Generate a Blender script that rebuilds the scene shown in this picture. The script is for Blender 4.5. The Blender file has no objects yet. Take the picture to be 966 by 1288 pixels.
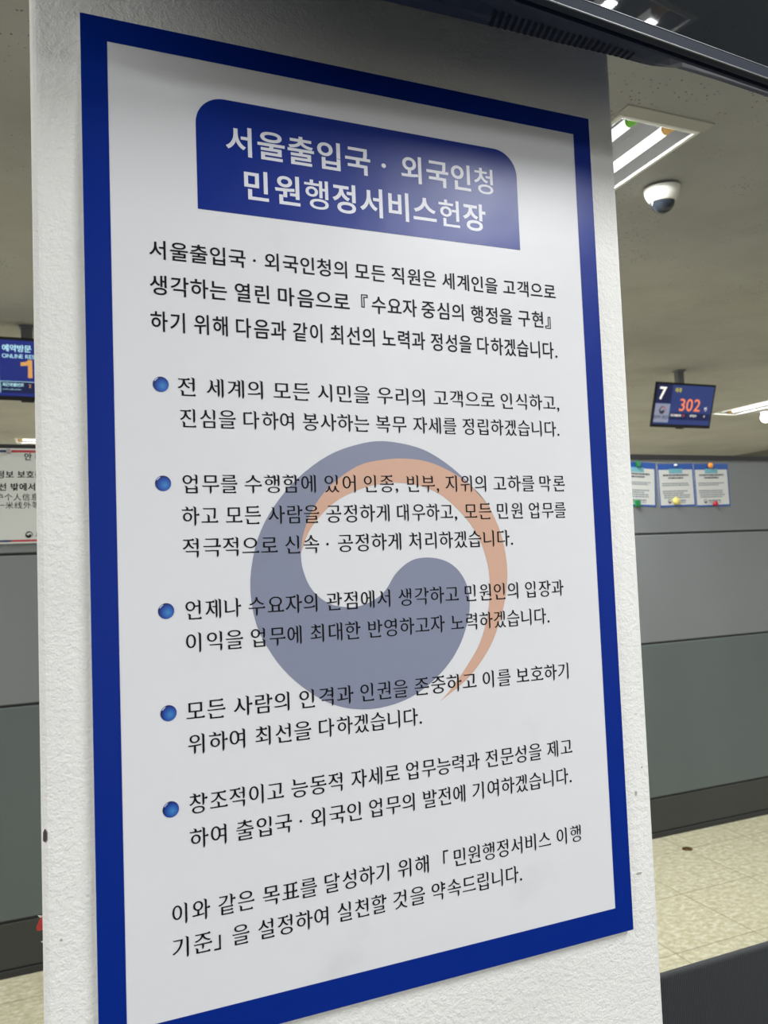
import bpy, bmesh, math, random
from mathutils import Vector, Matrix
random.seed(7)
sc = bpy.context.scene
COL = sc.collection

# ------------------------------------------------------------------ camera, world, exposure
cam_data = bpy.data.cameras.new('camera')
cam = bpy.data.objects.new('camera', cam_data)
COL.objects.link(cam)
cam_data.sensor_fit = 'AUTO'
cam_data.sensor_width = 36.0
cam_data.lens = 36.0 * 1000.0 / 1288.0
cam_data.clip_start = 0.02
R = ((0.92448, 0.03939, -0.37919), (-0.01485, 0.99761, 0.06742), (0.38094, -0.05670, 0.92286))
ax = Vector((R[0][0], R[0][2], -R[0][1]))
ay = -Vector((R[1][0], R[1][2], -R[1][1]))
az = -Vector((R[2][0], R[2][2], -R[2][1]))
ax.normalize(); az = (az - ax * az.dot(ax)).normalized(); ay = az.cross(ax)
cam.matrix_world = Matrix(((ax.x, ay.x, az.x, -0.0283), (ax.y, ay.y, az.y, -0.7953), (ax.z, ay.z, az.z, 1.30), (0, 0, 0, 1)))
cam_data.dof.use_dof = True
cam_data.dof.focus_distance = 0.92
cam_data.dof.aperture_fstop = 11.0
sc.camera = cam

w = bpy.data.worlds.new('world'); sc.world = w; w.use_nodes = True
w.node_tree.nodes['Background'].inputs[0].default_value = (0.9, 0.95, 1, 1)
w.node_tree.nodes['Background'].inputs[1].default_value = 0.05
sc.view_settings.view_transform = 'Standard'
sc.view_settings.look = 'None'
sc.view_settings.gamma = 1.0
sc.view_settings.use_curve_mapping = False
sc.view_settings.exposure = 0.0
TUBE = 1.5           # glow of the tube glass itself
LAMP = 31.5          # watts of light each tube throws down into the room
sc.cycles.max_bounces = 10
sc.cycles.diffuse_bounces = 6
sc.cycles.sample_clamp_indirect = 6.0

# ------------------------------------------------------------------ helpers
def srgb(r, g, b):
    f = lambda c: (c / 255) / 12.92 if c / 255 <= 0.04045 else ((c / 255 + 0.055) / 1.055) ** 2.4
    return (f(r), f(g), f(b), 1.0)

def mat(name, col, rough=0.5, spec=0.5, metal=0.0, emit=None, estr=0.0, coat=0.0):
    m = bpy.data.materials.new(name); m.use_nodes = True
    b = m.node_tree.nodes['Principled BSDF']
    b.inputs['Base Color'].default_value = col
    b.inputs['Roughness'].default_value = rough
    b.inputs['Specular IOR Level'].default_value = spec
    b.inputs['Metallic'].default_value = metal
    b.inputs['Coat Weight'].default_value = coat
    if emit:
        b.inputs['Emission Color'].default_value = emit
        b.inputs['Emission Strength'].default_value = estr
    return m

class NT:
    """small wrapper to write node graphs"""
    def __init__(s, m): s.t = m.node_tree; s.b = s.t.nodes['Principled BSDF']
    def n(s, typ, **kw):
        nd = s.t.nodes.new(typ)
        for k, v in kw.items(): setattr(nd, k, v)
        return nd
    def l(s, a, b): s.t.links.new(a, b)
    def coord(s, kind='Object', scale=(1, 1, 1)):
        tc = s.n('ShaderNodeTexCoord'); mp = s.n('ShaderNodeMapping')
        mp.inputs['Scale'].default_value = scale
        s.l(tc.outputs[kind], mp.inputs['Vector']); return mp.outputs[0]
    def noise(s, vec, scale, detail=4, rough=0.5):
        nd = s.n('ShaderNodeTexNoise'); nd.inputs['Scale'].default_value = scale
        nd.inputs['Detail'].default_value = detail; nd.inputs['Roughness'].default_value = rough
        s.l(vec, nd.inputs['Vector']); return nd.outputs['Fac']
    def ramp(s, fac, stops):
        nd = s.n('ShaderNodeValToRGB'); e = nd.color_ramp.elements
        while len(e) < len(stops): e.new(0.5)
        for el, (p, c) in zip(e, stops): el.position = p; el.color = c
        s.l(fac, nd.inputs[0]); return nd.outputs[0]
    def mix(s, fac, a, b, blend='MIX'):
        nd = s.n('ShaderNodeMix', data_type='RGBA', blend_type=blend)
        for sock, v in ((nd.inputs[0], fac), (nd.inputs[6], a), (nd.inputs[7], b)):
            if hasattr(v, 'is_linked'): s.l(v, sock)
            else: sock.default_value = v
        return nd.outputs[2]
    def math(s, op, a, b=None):
        nd = s.n('ShaderNodeMath', operation=op)
        for sock, v in ((nd.inputs[0], a), (nd.inputs[1], b)):
            if v is None: continue
            if hasattr(v, 'is_linked'): s.l(v, sock)
            else: sock.default_value = v
        return nd.outputs[0]
    def bump(s, h, strength=0.3, dist=0.002):
        nd = s.n('ShaderNodeBump'); nd.inputs['Strength'].default_value = strength
        nd.inputs['Distance'].default_value = dist
        s.l(h, nd.inputs['Height']); s.l(nd.outputs[0], s.b.inputs['Normal'])
    def color(s, c): s.l(c, s.b.inputs['Base Color'])

def link_obj(name, me, m=None, parent=None, loc=None):
    o = bpy.data.objects.new(name, me); COL.objects.link(o)
    if m is not None:
        for x in (m if isinstance(m, (list, tuple)) else [m]): me.materials.append(x)
    if parent is not None: o.parent = parent
    if loc is not None: o.location = loc
    return o

def obj(name, bm, m, parent=None, smooth=False, loc=None):
    me = bpy.data.meshes.new(name)
    bmesh.ops.recalc_face_normals(bm, faces=bm.faces)
    if smooth:
        for f in bm.faces: f.smooth = True
    bm.to_mesh(me); bm.free()
    return link_obj(name, me, m, parent, loc)

def thing(name, label, cat, loc=(0, 0, 0), rot=(0, 0, 0), group=None):
    o = bpy.data.objects.new(name, None); COL.objects.link(o)
    o.empty_display_size = 0.05
    o.location = loc; o.rotation_euler = rot
    tag(o, label, cat, group); return o

def tag(o, label, cat, group=None):
    o['label'] = label; o['category'] = cat
    if group: o['group'] = group
    return o

def struct(name, bm, m, label=None, **kw):
    o = obj(name, bm, m, **kw); o['kind'] = 'structure'
    if label: o['label'] = label
    return o

def box(bm, x0, x1, y0, y1, z0, z1, bevel=0.0, seg=2, rot=None):
    ret = bmesh.ops.create_cube(bm, size=1.0)
    vs = ret['verts']
    for v in vs:
        v.co = Vector(((x0 + x1) / 2 + v.co.x * (x1 - x0), (y0 + y1) / 2 + v.co.y * (y1 - y0), (z0 + z1) / 2 + v.co.z * (z1 - z0)))
    if bevel:
        es = list({e for v in vs for e in v.link_edges})
        bmesh.ops.bevel(bm, geom=es, offset=bevel, segments=seg, affect='EDGES', profile=0.5)
    return bm

def B(*a, **k): return box(bmesh.new(), *a, **k)

def cyl(bm, p0, p1, r0, r1=None, seg=20, caps=True):
    p0 = Vector(p0); p1 = Vector(p1); d = p1 - p0
    r1 = r0 if r1 is None else r1
    M = Matrix.Translation((p0 + p1) / 2) @ d.to_track_quat('Z', 'Y').to_matrix().to_4x4()
    bmesh.ops.create_cone(bm, cap_ends=caps, cap_tris=False, segments=seg, radius1=r0, radius2=r1, depth=d.length, matrix=M)
    return bm

def lathe(bm, prof, seg=28, M=Matrix.Identity(4)):
    rings = []
    for r, z in prof:
        if r < 1e-6: rings.append([bm.verts.new(M @ Vector((0, 0, z)))])
        else: rings.append([bm.verts.new(M @ Vector((r * math.cos(2 * math.pi * k / seg), r * math.sin(2 * math.pi * k / seg), z))) for k in range(seg)])
    for a, b in zip(rings, rings[1:]):
        for k in range(seg):
            k2 = (k + 1) % seg
            if len(a) == 1 and len(b) == 1: continue
            if len(a) == 1: bm.faces.new((a[0], b[k], b[k2]))
            elif len(b) == 1: bm.faces.new((a[k], a[k2], b[0]))
            else: bm.faces.new((a[k], a[k2], b[k2], b[k]))
    return bm

def sphere(bm, c, r, sx=1, sy=1, sz=1, u=20, v=12):
    M = Matrix.Translation(c) @ Matrix.Diagonal((sx, sy, sz, 1))
    bmesh.ops.create_uvsphere(bm, u_segments=u, v_segments=v, radius=r, matrix=M); return bm

# ------------------------------------------------------------------ flat print: polygons in a vertical plane (x, z) at depth y
def print_mesh(name, polys, y, m, parent, even=True):
    """closed 2-D polygons (x, z) filled even-odd, standing in the xz plane at depth y, facing -y"""
    cu = bpy.data.curves.new(name, 'CURVE'); cu.dimensions = '2D'; cu.fill_mode = 'BOTH'
    for P in polys:
        sp = cu.splines.new('POLY'); sp.points.add(len(P) - 1)
        for pt, (x, z) in zip(sp.points, P): pt.co = (x, z, 0, 1)
        sp.use_cyclic_u = True
    tmp = bpy.data.objects.new(name, cu); COL.objects.link(tmp)
    dg = bpy.context.evaluated_depsgraph_get()
    me = bpy.data.meshes.new_from_object(tmp.evaluated_get(dg))
    bpy.data.objects.remove(tmp); bpy.data.curves.remove(cu)
    me.transform(Matrix(((1, 0, 0, 0), (0, 0, 0, y), (0, 1, 0, 0), (0, 0, 0, 1))))
    me.materials.clear()
    bm = bmesh.new(); bm.from_mesh(me)
    for f in bm.faces:
        f.normal_update()
        if f.normal.y > 0: f.normal_flip()
    bm.to_mesh(me); bm.free()
    me.name = name
    return link_obj(name, me, m, parent)

def rect(x0, x1, z0, z1): return [(x0, z0), (x1, z0), (x1, z1), (x0, z1)]
def disc(cx, cz, r, n=40, sx=1.0): return [(cx + sx * r * math.cos(2 * math.pi * k / n), cz + r * math.sin(2 * math.pi * k / n)) for k in range(n)]

def spline(pts, n=5, closed=True):
    out = []; N = len(pts)
    for i in range(N if closed else N - 1):
        g = lambda k: Vector(pts[k % N]) if closed else Vector(pts[max(0, min(N - 1, k))])
        a, b, c, d = g(i - 1), g(i), g(i + 1), g(i + 2)
        for k in range(n):
            t = k / n
            p = 0.5 * (2 * b + (c - a) * t + (2 * a - 5 * b + 4 * c - d) * t * t + (3 * b - a - 3 * c + d) * t ** 3)
            out.append((p.x, p.y))
    if not closed: out.append(tuple(pts[-1]))
    return out

# ------------------------------------------------------------------ lettering
GLYPH = {}
def glyph(ch):
    """outline of one character as polygons (em units) from Blender's built-in font"""
    if ch in GLYPH: return GLYPH[ch]
    cu = bpy.data.curves.new('glyph', 'FONT'); cu.body = ch; cu.resolution_u = 4
    o = bpy.data.objects.new('glyph', cu); COL.objects.link(o)
    bpy.context.view_layer.update()
    dg = bpy.context.evaluated_depsgraph_get()
    c2 = o.evaluated_get(dg).to_curve(dg)
    polys = []
    for sp in c2.splines:
        pts = sp.bezier_points; P = []
        N = len(pts)
        for i in range(N):
            a, b = pts[i], pts[(i + 1) % N]
            p0, p1, p2, p3 = a.co, a.handle_right, b.handle_left, b.co
            P.append((p0.x, p0.y))
            d = p3 - p0
            if d.length < 1e-9: continue
            off = max((p1 - p0).cross(d).length, (p2 - p0).cross(d).length) / d.length
            if off > 0.002:
                for k in range(1, 5):
                    t = k / 5; q = p0 * (1 - t) ** 3 + 3 * p1 * t * (1 - t) ** 2 + 3 * p2 * t * t * (1 - t) + p3 * t ** 3
                    P.append((q.x, q.y))
        Q = []
        for p in P:
            if not Q or math.hypot(p[0] - Q[-1][0], p[1] - Q[-1][1]) > 1e-4: Q.append(p)
        if len(Q) > 2 and math.hypot(Q[0][0] - Q[-1][0], Q[0][1] - Q[-1][1]) < 1e-4: Q.pop()
        if len(Q) > 2: polys.append(Q)
    o.evaluated_get(dg).to_curve_clear()
    bpy.data.objects.remove(o); bpy.data.curves.remove(cu)
    # make every outline keep its ink on the left
    if polys:
        area = lambda P: sum(P[i][0] * P[(i + 1) % len(P)][1] - P[(i + 1) % len(P)][0] * P[i][1] for i in range(len(P)))
        if area(max(polys, key=lambda P: abs(area(P)))) < 0: polys = [P[::-1] for P in polys]
    GLYPH[ch] = polys
    return polys

def embolden(P, tx, ty):
    """move an outline outwards (ink is on its left) by tx across and ty upright"""
    N = len(P); out = []
    for i in range(N):
        p, c, n = Vector(P[i - 1]), Vector(P[i]), Vector(P[(i + 1) % N])
        e1 = (c - p).normalized(); e2 = (n - c).normalized()
        n1 = Vector((e1.y, -e1.x)); n2 = Vector((e2.y, -e2.x))
        s = n1 + n2; k = 1 + n1.dot(n2)
        s = s / max(k, 0.5)
        out.append((c.x + s.x * tx, c.y + s.y * ty))
    return out

def brush(P):
    """turn a plain stroke outline into a brush-written one: wedge heads, tapered feet, swelling right ends"""
    N = len(P); out = []
    skip = set()
    for i in range(N):
        a, b, c, d = Vector(P[i - 1]), Vector(P[i]), Vector(P[(i + 1) % N]), Vector(P[(i + 2) % N])
        if i in skip: continue
        e0, e1, e2 = b - a, c - b, d - c
        L = e1.length
        rep = None
        if 0.045 < L < 0.105:
            if abs(e1.y) < 0.012 and abs(e0.x) < 0.25 * abs(e0.y) and abs(e2.x) < 0.25 * abs(e2.y):
                if e1.x < 0 and e0.y > 0.10 and e2.y < -0.10:        # top of a stem: b right, c left
                    rep = [(b.x, b.y - 0.075), (b.x - 0.024, b.y - 0.034), (c.x - 0.058, c.y + 0.010), (c.x - 0.046, c.y - 0.022), (c.x - 0.010, c.y - 0.060), (c.x, c.y - 0.11)]
                elif e1.x > 0 and e0.y < -0.10 and e2.y > 0.10:      # foot of a stem: b left, c right
                    rep = [(b.x, b.y + 0.07), (b.x + 0.012, b.y - 0.020), (c.x - 0.046, c.y - 0.010), (c.x - 0.012, c.y + 0.06), (c.x, c.y + 0.13)]
            elif abs(e1.x) < 0.012 and abs(e0.y) < 0.25 * abs(e0.x) and abs(e2.y) < 0.25 * abs(e2.x):
                if e1.y > 0 and e0.x > 0.10 and e2.x < -0.08:        # right end of a bar: b bottom, c top
                    rep = [(b.x + 0.008, b.y - 0.004), (c.x + 0.020, c.y - 0.012), (c.x - 0.030, c.y + 0.044), (c.x - 0.070, c.y + 0.012), (c.x - 0.11, c.y)]
                elif e1.y < 0 and e0.x < -0.08 and e2.x > 0.10:      # left end of a bar: b top, c bottom
                    rep = [(b.x + 0.05, b.y - 0.006), (b.x - 0.004, b.y + 0.012), (c.x + 0.014, c.y + 0.002), (c.x + 0.06, c.y + 0.006)]
        if rep:
            out += rep; skip.add((i + 1) % N)
            if i == N - 1 and out: out = out[1:] if False else out
        else:
            out.append((b.x, b.y))
    return out

def styled(ch, style):
    P = glyph(ch)
    if style == 'brush':
        if ch in '.,·「」': return [embolden(p, 0.004, 0.004) for p in P]
        Q = []
        for p in P:
            k = 0
            # start the outline on a long edge so that short ends never straddle the seam
            ln = [math.hypot(p[(i + 1) % len(p)][0] - p[i][0], p[(i + 1) % len(p)][1] - p[i][1]) for i in range(len(p))]
            k = max(range(len(p)), key=lambda i: ln[i]); p = p[k + 1:] + p[:k + 1]
            Q.append(embolden(brush(p), 0.008, -0.009 if ch in '행' else -0.004))
        return Q
    if style == 'bold':
        tx, ty = (0.015, 0.006) if ch in '행헌청' else (0.022, 0.016)
        return [embolden(p, tx, ty) for p in P]
    if style == 'medium': return [embolden(p, 0.011, 0.007) for p in P]
    if style == 'latin': return [embolden(p, 0.010, 0.008) for p in P]
    if style == 'heavy': return [embolden(p, 0.024, 0.015) for p in P]
    return P

WID = {'.': 0.42, ',': 0.42, '·': 0.5, '「': 0.62, '『': 0.62, '」': 0.6, '』': 0.5}
CELL = 0.92
def put_word(word, x, zb, a, size, style):
    """characters of advance a starting with their ink at x; ink bottom of a full syllable at zb"""
    out = []; cx = x; first = True
    for ch in word:
        P = styled(ch, style); wd = WID.get(ch, 1.0)
        sx = a / CELL * 0.97
        if ch in '.,·': sx = size
        if not P: cx += a * wd; continue
        mn = min(p[0] for q in P for p in q)
        ox = cx
        if first or ch in '「『': ox = cx - mn * sx + (0 if first else 0.08 * a)
        if ch in '.,·': ox = cx - mn * sx + (0 if first else 0.06 * a)
        first = False
        for q in P: out.append([(ox + px * sx, zb + (py + 0.079) * size) for px, py in q])
        cx += a * wd
    return out

def set_line(text, xs, zb, hgt, style):
    """one justified line: xs = left edge of every word, then the right end"""
    words = text.split(); size = hgt / 0.905
    ws = [sum(WID.get(c, 1.0) for c in wd) for wd in words]
    gaps = [xs[i + 1] - xs[i] for i in range(len(words))]
    # least squares for advance and word space
    rows = [(ws[i], 1.0, gaps[i]) if i < len(words) - 1 else (ws[i] - 0.1, 0.0, gaps[i]) for i in range(len(words))]
    if len(words) > 1: rows.append((-0.36 * 3, 3.0, 0.0))      # a word space is about a third of a letter
    saa = sum(r[0] * r[0] for r in rows); sas = sum(r[0] * r[1] for r in rows); sss = sum(r[1] * r[1] for r in rows)
    sag = sum(r[0] * r[2] for r in rows); ssg = sum(r[1] * r[2] for r in rows)
    det = saa * sss - sas * sas
    if abs(det) < 1e-9: a, s = gaps[0] / (ws[0] - 0.08), 0.0
    else: a = (sag * sss - ssg * sas) / det; s = (ssg * saa - sag * sas) / det
    out = []
    for i, wd in enumerate(words):
        ak = (gaps[i] - (s if i < len(words) - 1 else 0)) / ws[i]
        ak = max(0.96 * a, min(1.04 * a, ak))
        out += put_word(wd, xs[i], zb, ak, size, style)
    return out

def simple_text(text, x, zb, size, style='plain', adv=None, align='left'):
    """ordinary short text; Latin letters and digits use proportional widths"""
    out = []; cx = 0
    for ch in text:
        if ch == ' ': cx += size * 0.32; continue
        P = styled(ch, style)
        mx = max(p[0] for q in P for p in q); mn = min(p[0] for q in P for p in q)
        cjk = ord(ch) > 0x2E00
        off = 0 if cjk else -mn
        for q in P: out.append([(cx + (px + off) * size, zb + py * size) for px, py in q])
        cx += (adv if adv else CELL) * size if cjk else (mx - mn + 0.09) * size
    dx = x - (cx / 2 if align == 'mid' else cx if align == 'right' else 0)
    return [[(px + dx, pz) for px, pz in q] for q in out]

for ch_ in sorted(set('서울출입국·외국인청민원행정서비스헌장의모든직은세계을고객으로생각하는열린마음『수요자중심구현』기위해다과같이최선노력성겠습니.전시우리식,진여봉사복무정립업를함에있어종빈부지고막론람공대적극신속처언제나관점입장익한반영존격권보호창조능동문발「」준약드달표목설실천할것것쳐와')): glyph(ch_)

# ------------------------------------------------------------------ materials
M = {}
def plaster(name, col, bump=0.5, scale=70, stain=0.06, dist=0.0035):
    m = mat(name, col, 0.75, 0.3); t = NT(m); v = t.coord()
    f1 = t.noise(v, scale, 5, 0.6); f2 = t.noise(v, scale * 3.3, 3, 0.6)
    h = t.math('ADD', f1, t.math('MULTIPLY', f2, 0.45))
    t.bump(h, bump, dist)
    big = t.noise(v, 4.0, 5, 0.6)
    d = tuple(c * (1 - stain * 2.5) for c in col[:3]) + (1,)
    t.color(t.ramp(big, [(0.3, d), (0.6, col)]))
    return m
M['pillar'] = plaster('pillar_plaster', srgb(235, 234, 227), 0.6, 150, 0.03, 0.0035)
M['wall'] = plaster('wall_paint', srgb(178, 175, 166), 0.15, 60)

m = mat('ceiling_board', srgb(208, 203, 190), 0.9, 0.2); t = NT(m); v = t.coord()
vo = t.n('ShaderNodeTexVoronoi', feature='F1'); vo.inputs['Scale'].default_value = 85
t.l(v, vo.inputs['Vector'])
clump = t.ramp(t.noise(v, 3.2, 4, 0.65), [(0.50, (0, 0, 0, 1)), (0.60, (1, 1, 1, 1))])
dot = t.math('MULTIPLY', t.math('LESS_THAN', vo.outputs['Distance'], 0.24), clump)
sep = t.n('ShaderNodeSeparateColor'); t.l(vo.outputs['Color'], sep.inputs[0])
dot = t.math('MULTIPLY', dot, t.math('LESS_THAN', sep.outputs[0], 0.4))
base = t.ramp(t.noise(v, 1.7, 4, 0.6), [(0.3, srgb(154, 153, 151)), (0.65, srgb(170, 169, 168))])
t.color(t.mix(t.math('MULTIPLY', dot, 0.8), base, srgb(70, 66, 58)))
t.bump(t.noise(v, 120, 3, 0.6), 0.25, 0.002)
M['ceiling'] = m

m = mat('floor_tile', srgb(205, 198, 162), 0.32, 0.4); t = NT(m); v = t.coord()
sp = t.n('ShaderNodeSeparateXYZ'); t.l(v, sp.inputs[0])
T = 1 / 3.0
def line(sock, off):
    f = t.math('FRACT', t.math('ADD', t.math('DIVIDE', t.math('SUBTRACT', sock, off), T), 0.5))
    return t.math('LESS_THAN', t.math('ABSOLUTE', t.math('SUBTRACT', f, 0.5)), 0.0058)
g = t.math('MAXIMUM', line(sp.outputs[0], 1.7795), line(sp.outputs[1], 1.289))
# every tile its own chip direction and tone
cx_ = t.math('FLOOR', t.math('DIVIDE', t.math('SUBTRACT', sp.outputs[0], 1.7795), T))
cy_ = t.math('FLOOR', t.math('DIVIDE', t.math('SUBTRACT', sp.outputs[1], 1.289), T))
wn = t.n('ShaderNodeTexWhiteNoise', noise_dimensions='2D'); cb = t.n('ShaderNodeCombineXYZ')
t.l(cx_, cb.inputs[0]); t.l(cy_, cb.inputs[1]); t.l(cb.outputs[0], wn.inputs['Vector'])
v2 = t.coord('Object', (36, 52, 1))
mott = t.ramp(t.noise(v2, 1.0, 5, 0.7), [(0.38, srgb(170, 164, 133)), (0.5, srgb(186, 181, 150)), (0.62, srgb(206, 202, 178))])
v3 = t.coord('Object', (42, 90, 1))
chips = t.ramp(t.noise(v3, 1.0, 3, 0.6), [(0.66, (0, 0, 0, 1)), (0.70, (1, 1, 1, 1))])
c = t.mix(t.math('MULTIPLY', chips, 0.42), mott, srgb(140, 130, 95))
c = t.mix(t.math('MULTIPLY', wn.outputs['Value'], 0.10), c, srgb(180, 172, 135))
c = t.mix(t.math('MULTIPLY', g, 0.65), c, srgb(105, 97, 70))
# dark floor added unseen before the pillar to cut bounced light, pale tiles beyond
added_dark = t.ramp(t.noise(t.coord('Object', (1, 1, 1)), 300, 3, 0.6), [(0.3, srgb(44, 45, 48)), (0.7, srgb(62, 63, 66))])
c = t.mix(t.math('LESS_THAN', sp.outputs[1], 0.30), c, added_dark)
t.color(c)
M['floor'] = m

def fabric(name, col, col2, scale=900, bump=0.25):
    m = mat(name, col, 0.85, 0.25); t = NT(m); v = t.coord('Object', (1, 1, 0.5))
    n1 = t.noise(v, scale, 2, 0.6); n2 = t.noise(v, 3.0, 4, 0.5)
    t.color(t.mix(0.5, t.ramp(n1, [(0.3, col2), (0.7, col)]), t.ramp(n2, [(0.3, col2), (0.7, col)])))
    t.bump(n1, bump, 0.001); return m
M['part_up'] = fabric('partition_fabric', srgb(127, 130, 130), srgb(119, 122, 122))
M['part_low'] = fabric('partition_lower_fabric', srgb(99, 107, 105), srgb(92, 99, 97))
M['part_base'] = fabric('partition_skirting', srgb(70, 70, 66), srgb(63, 63, 59), 200)
M['part_gap'] = mat('partition_joint', srgb(40, 40, 40), 0.6)
M['part_cap'] = mat('partition_top_rail', srgb(50, 50, 50), 0.6, 0.2)
M['part_edge'] = mat('partition_edge_strip', srgb(150, 151, 150), 0.4, 0.5)

M['sheet'] = mat('poster_print_white', srgb(219, 219, 219), 0.36, 0.28)
m = M['sheet']; t = NT(m); v = t.coord()
sm = t.ramp(t.noise(v, 7, 4, 0.6), [(0.62, srgb(219, 219, 219)), (0.80, srgb(210, 209, 208))])
t.color(sm); t.bump(t.noise(v, 9, 2, 0.5), 0.12, 0.01)
M['blue'] = mat('poster_print_blue', srgb(0, 38, 128), 0.31, 0.28)
t = NT(M['blue']); t.bump(t.noise(t.coord(), 9, 2, 0.5), 0.12, 0.01)
M['board_edge'] = mat('poster_board_edge', srgb(235, 235, 232), 0.6)
M['ink'] = mat('black_ink', srgb(16, 16, 20), 0.5, 0.12)
M['white_ink'] = mat('white_letters', srgb(226, 227, 230), 0.36, 0.28)
M['emb_blue'] = mat('emblem_pale_blue', srgb(131, 136, 155), 0.36, 0.28)
M['emb_orange'] = mat('emblem_pale_orange', srgb(206, 166, 143), 0.36, 0.28)
m = mat('bullet_print', srgb(30, 80, 170), 0.36, 0.5); t = NT(m)
tc = t.n('ShaderNodeTexCoord'); mp = t.n('ShaderNodeMapping'); mp.inputs['Location'].default_value = (-0.0016, 0, 0.0016)
t.l(tc.outputs['Object'], mp.inputs[0]); ln = t.n('ShaderNodeVectorMath', operation='LENGTH'); t.l(mp.outputs[0], ln.inputs[0])
t.color(t.ramp(t.math('MULTIPLY', ln.outputs['Value'], 90.0), [(0.0, srgb(66, 132, 186)), (0.35, srgb(42, 96, 172)), (0.60, srgb(24, 60, 144)), (0.76, srgb(14, 28, 88))]))
M['bullet'] = m
M['bullet_hi'] = mat('bullet_highlight', srgb(176, 188, 216), 0.36, 0.5)

M['tv_cover'] = mat('tv_rear_plastic', srgb(30, 40, 60), 0.55, 0.2)
t = NT(M['tv_cover']); t.bump(t.noise(t.coord(), 900, 2), 0.15, 0.0005)
M['tv_bezel'] = mat('tv_bezel_gloss', srgb(40, 46, 56), 0.6, 0.12, 0.0)
M['tv_trim'] = mat('tv_trim_line', srgb(120, 122, 122), 0.45, 0.4, 0.3)
M['tv_screen'] = mat('tv_dark_glass', srgb(30, 33, 36), 0.025, 0.3)
M['black'] = mat('black_plastic', srgb(22, 23, 27), 0.35, 0.5)
M['slot'] = mat('vent_slot_dark', srgb(24, 29, 40), 0.8, 0.1)
M['steel'] = mat('grey_steel_pole', srgb(128, 131, 140), 0.5, 0.4, 0.0)
def screen(name, col, k): return mat(name, (0.01, 0.01, 0.012, 1), 0.25, 0.4, emit=col, estr=k)
M['scr_blue'] = screen('screen_blue', srgb(50, 66, 124), 0.85)
M['scr_royal'] = screen('screen_royal_blue', srgb(34, 46, 122), 0.95)
M['scr_navy'] = screen('screen_navy', srgb(28, 36, 80), 0.85)
M['scr_grey'] = screen('screen_pale_grey', srgb(150, 156, 178), 0.85)
M['scr_white'] = screen('screen_white', srgb(255, 250, 240), 1.1)
M['scr_cyan'] = screen('screen_pale_cyan', srgb(190, 240, 250), 1.0)
M['scr_orange'] = screen('screen_orange', srgb(255, 140, 90), 1.0)
M['scr_amber'] = screen('screen_amber', srgb(218, 160, 88), 1.0)
M['scr_yellow'] = screen('screen_yellow', srgb(214, 200, 60), 0.9)
M['scr_red'] = screen('screen_red', srgb(200, 80, 80), 0.8)
M['scr_dark'] = screen('screen_dark_text', srgb(50, 54, 66), 0.8)
M['tube'] = mat('fluorescent_tube', (1, 1, 1, 1), 0.4, emit=(1.0, 0.985, 0.94, 1), estr=TUBE)
M['globe'] = mat('globe_lamp_glass', (1, 1, 1, 1), 0.4, emit=(1.0, 0.98, 0.92, 1), estr=4.0)
M['reflector'] = mat('light_reflector', srgb(150, 152, 155), 0.4, 0.5)
M['lamp_frame'] = mat('light_frame_white', srgb(232, 231, 226), 0.5)
M['end_plate'] = mat('light_end_plate', srgb(168, 166, 158), 0.6)
M['cap_green'] = mat('green_tube_end', srgb(120, 205, 50), 0.5)
M['cap_orange'] = mat('orange_tube_end', srgb(238, 186, 110), 0.5)
M['dome_white'] = mat('camera_white_plastic', srgb(232, 231, 222), 0.4, 0.5)
M['dome_glass'] = mat('camera_smoked_dome', srgb(36, 41, 48), 0.08, 0.6)
m = mat('bench_mesh', srgb(62, 63, 64), 0.7, 0.3); t = NT(m); v = t.coord('Object', (1, 1, 1))
wv = t.n('ShaderNodeTexWave', wave_type='BANDS', bands_direction='X'); wv.inputs['Scale'].default_value = 90
wv.inputs['Distortion'].default_value = 0.6; t.l(v, wv.inputs['Vector'])
t.color(t.ramp(wv.outputs['Fac'], [(0.25, srgb(46, 48, 49)), (0.75, srgb(58, 60, 61))])); t.bump(wv.outputs['Fac'], 0.35, 0.001)
M['bench'] = m
M['chrome'] = mat('bench_steel', srgb(150, 150, 152), 0.3, 0.5, 0.9)
M['paper'] = mat('notice_paper', srgb(204, 205, 199), 0.6, 0.3)
M['paper_edge'] = mat('notice_clear_sleeve', srgb(205, 208, 206), 0.3, 0.5)
M['notice_blue'] = mat('notice_blue_print', srgb(34, 80, 156), 0.5, 0.4)
M['notice_teal'] = mat('notice_teal_tab', srgb(110, 170, 182), 0.5, 0.4)
M['grey_ink'] = mat('notice_grey_lettering', srgb(126, 134, 140), 0.6)
M['dark_ink'] = mat('notice_dark_lettering', srgb(70, 72, 78), 0.6)
M['red_ink'] = mat('notice_red_stripe', srgb(178, 44, 58), 0.5)
M['navy_ink'] = mat('notice_navy_stripe', srgb(36, 48, 90), 0.5)
for n_, c_ in (('green', (20, 120, 62)), ('gold', (224, 204, 110)), ('orange', (238, 152, 60)), ('red', (176, 32, 40)), ('white', (225, 226, 224)), ('grey', (150, 150, 148))):
    M['mag_' + n_] = mat('magnet_' + n_, srgb(*c_), 0.3, 0.5)
M['tape_red'] = mat('red_tape', srgb(222, 98, 92), 0.35, 0.5)
M['tape_white'] = mat('torn_white_paper', srgb(236, 234, 228), 0.7)
M['brown'] = mat('brown_floor_cap', srgb(92, 72, 36), 0.35, 0.5, 0.4)
M['chip'] = mat('bare_dark_chip', srgb(66, 60, 58), 0.8)
M['dark_band'] = mat('dark_grey_band', srgb(112, 112, 108), 0.7)

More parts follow.
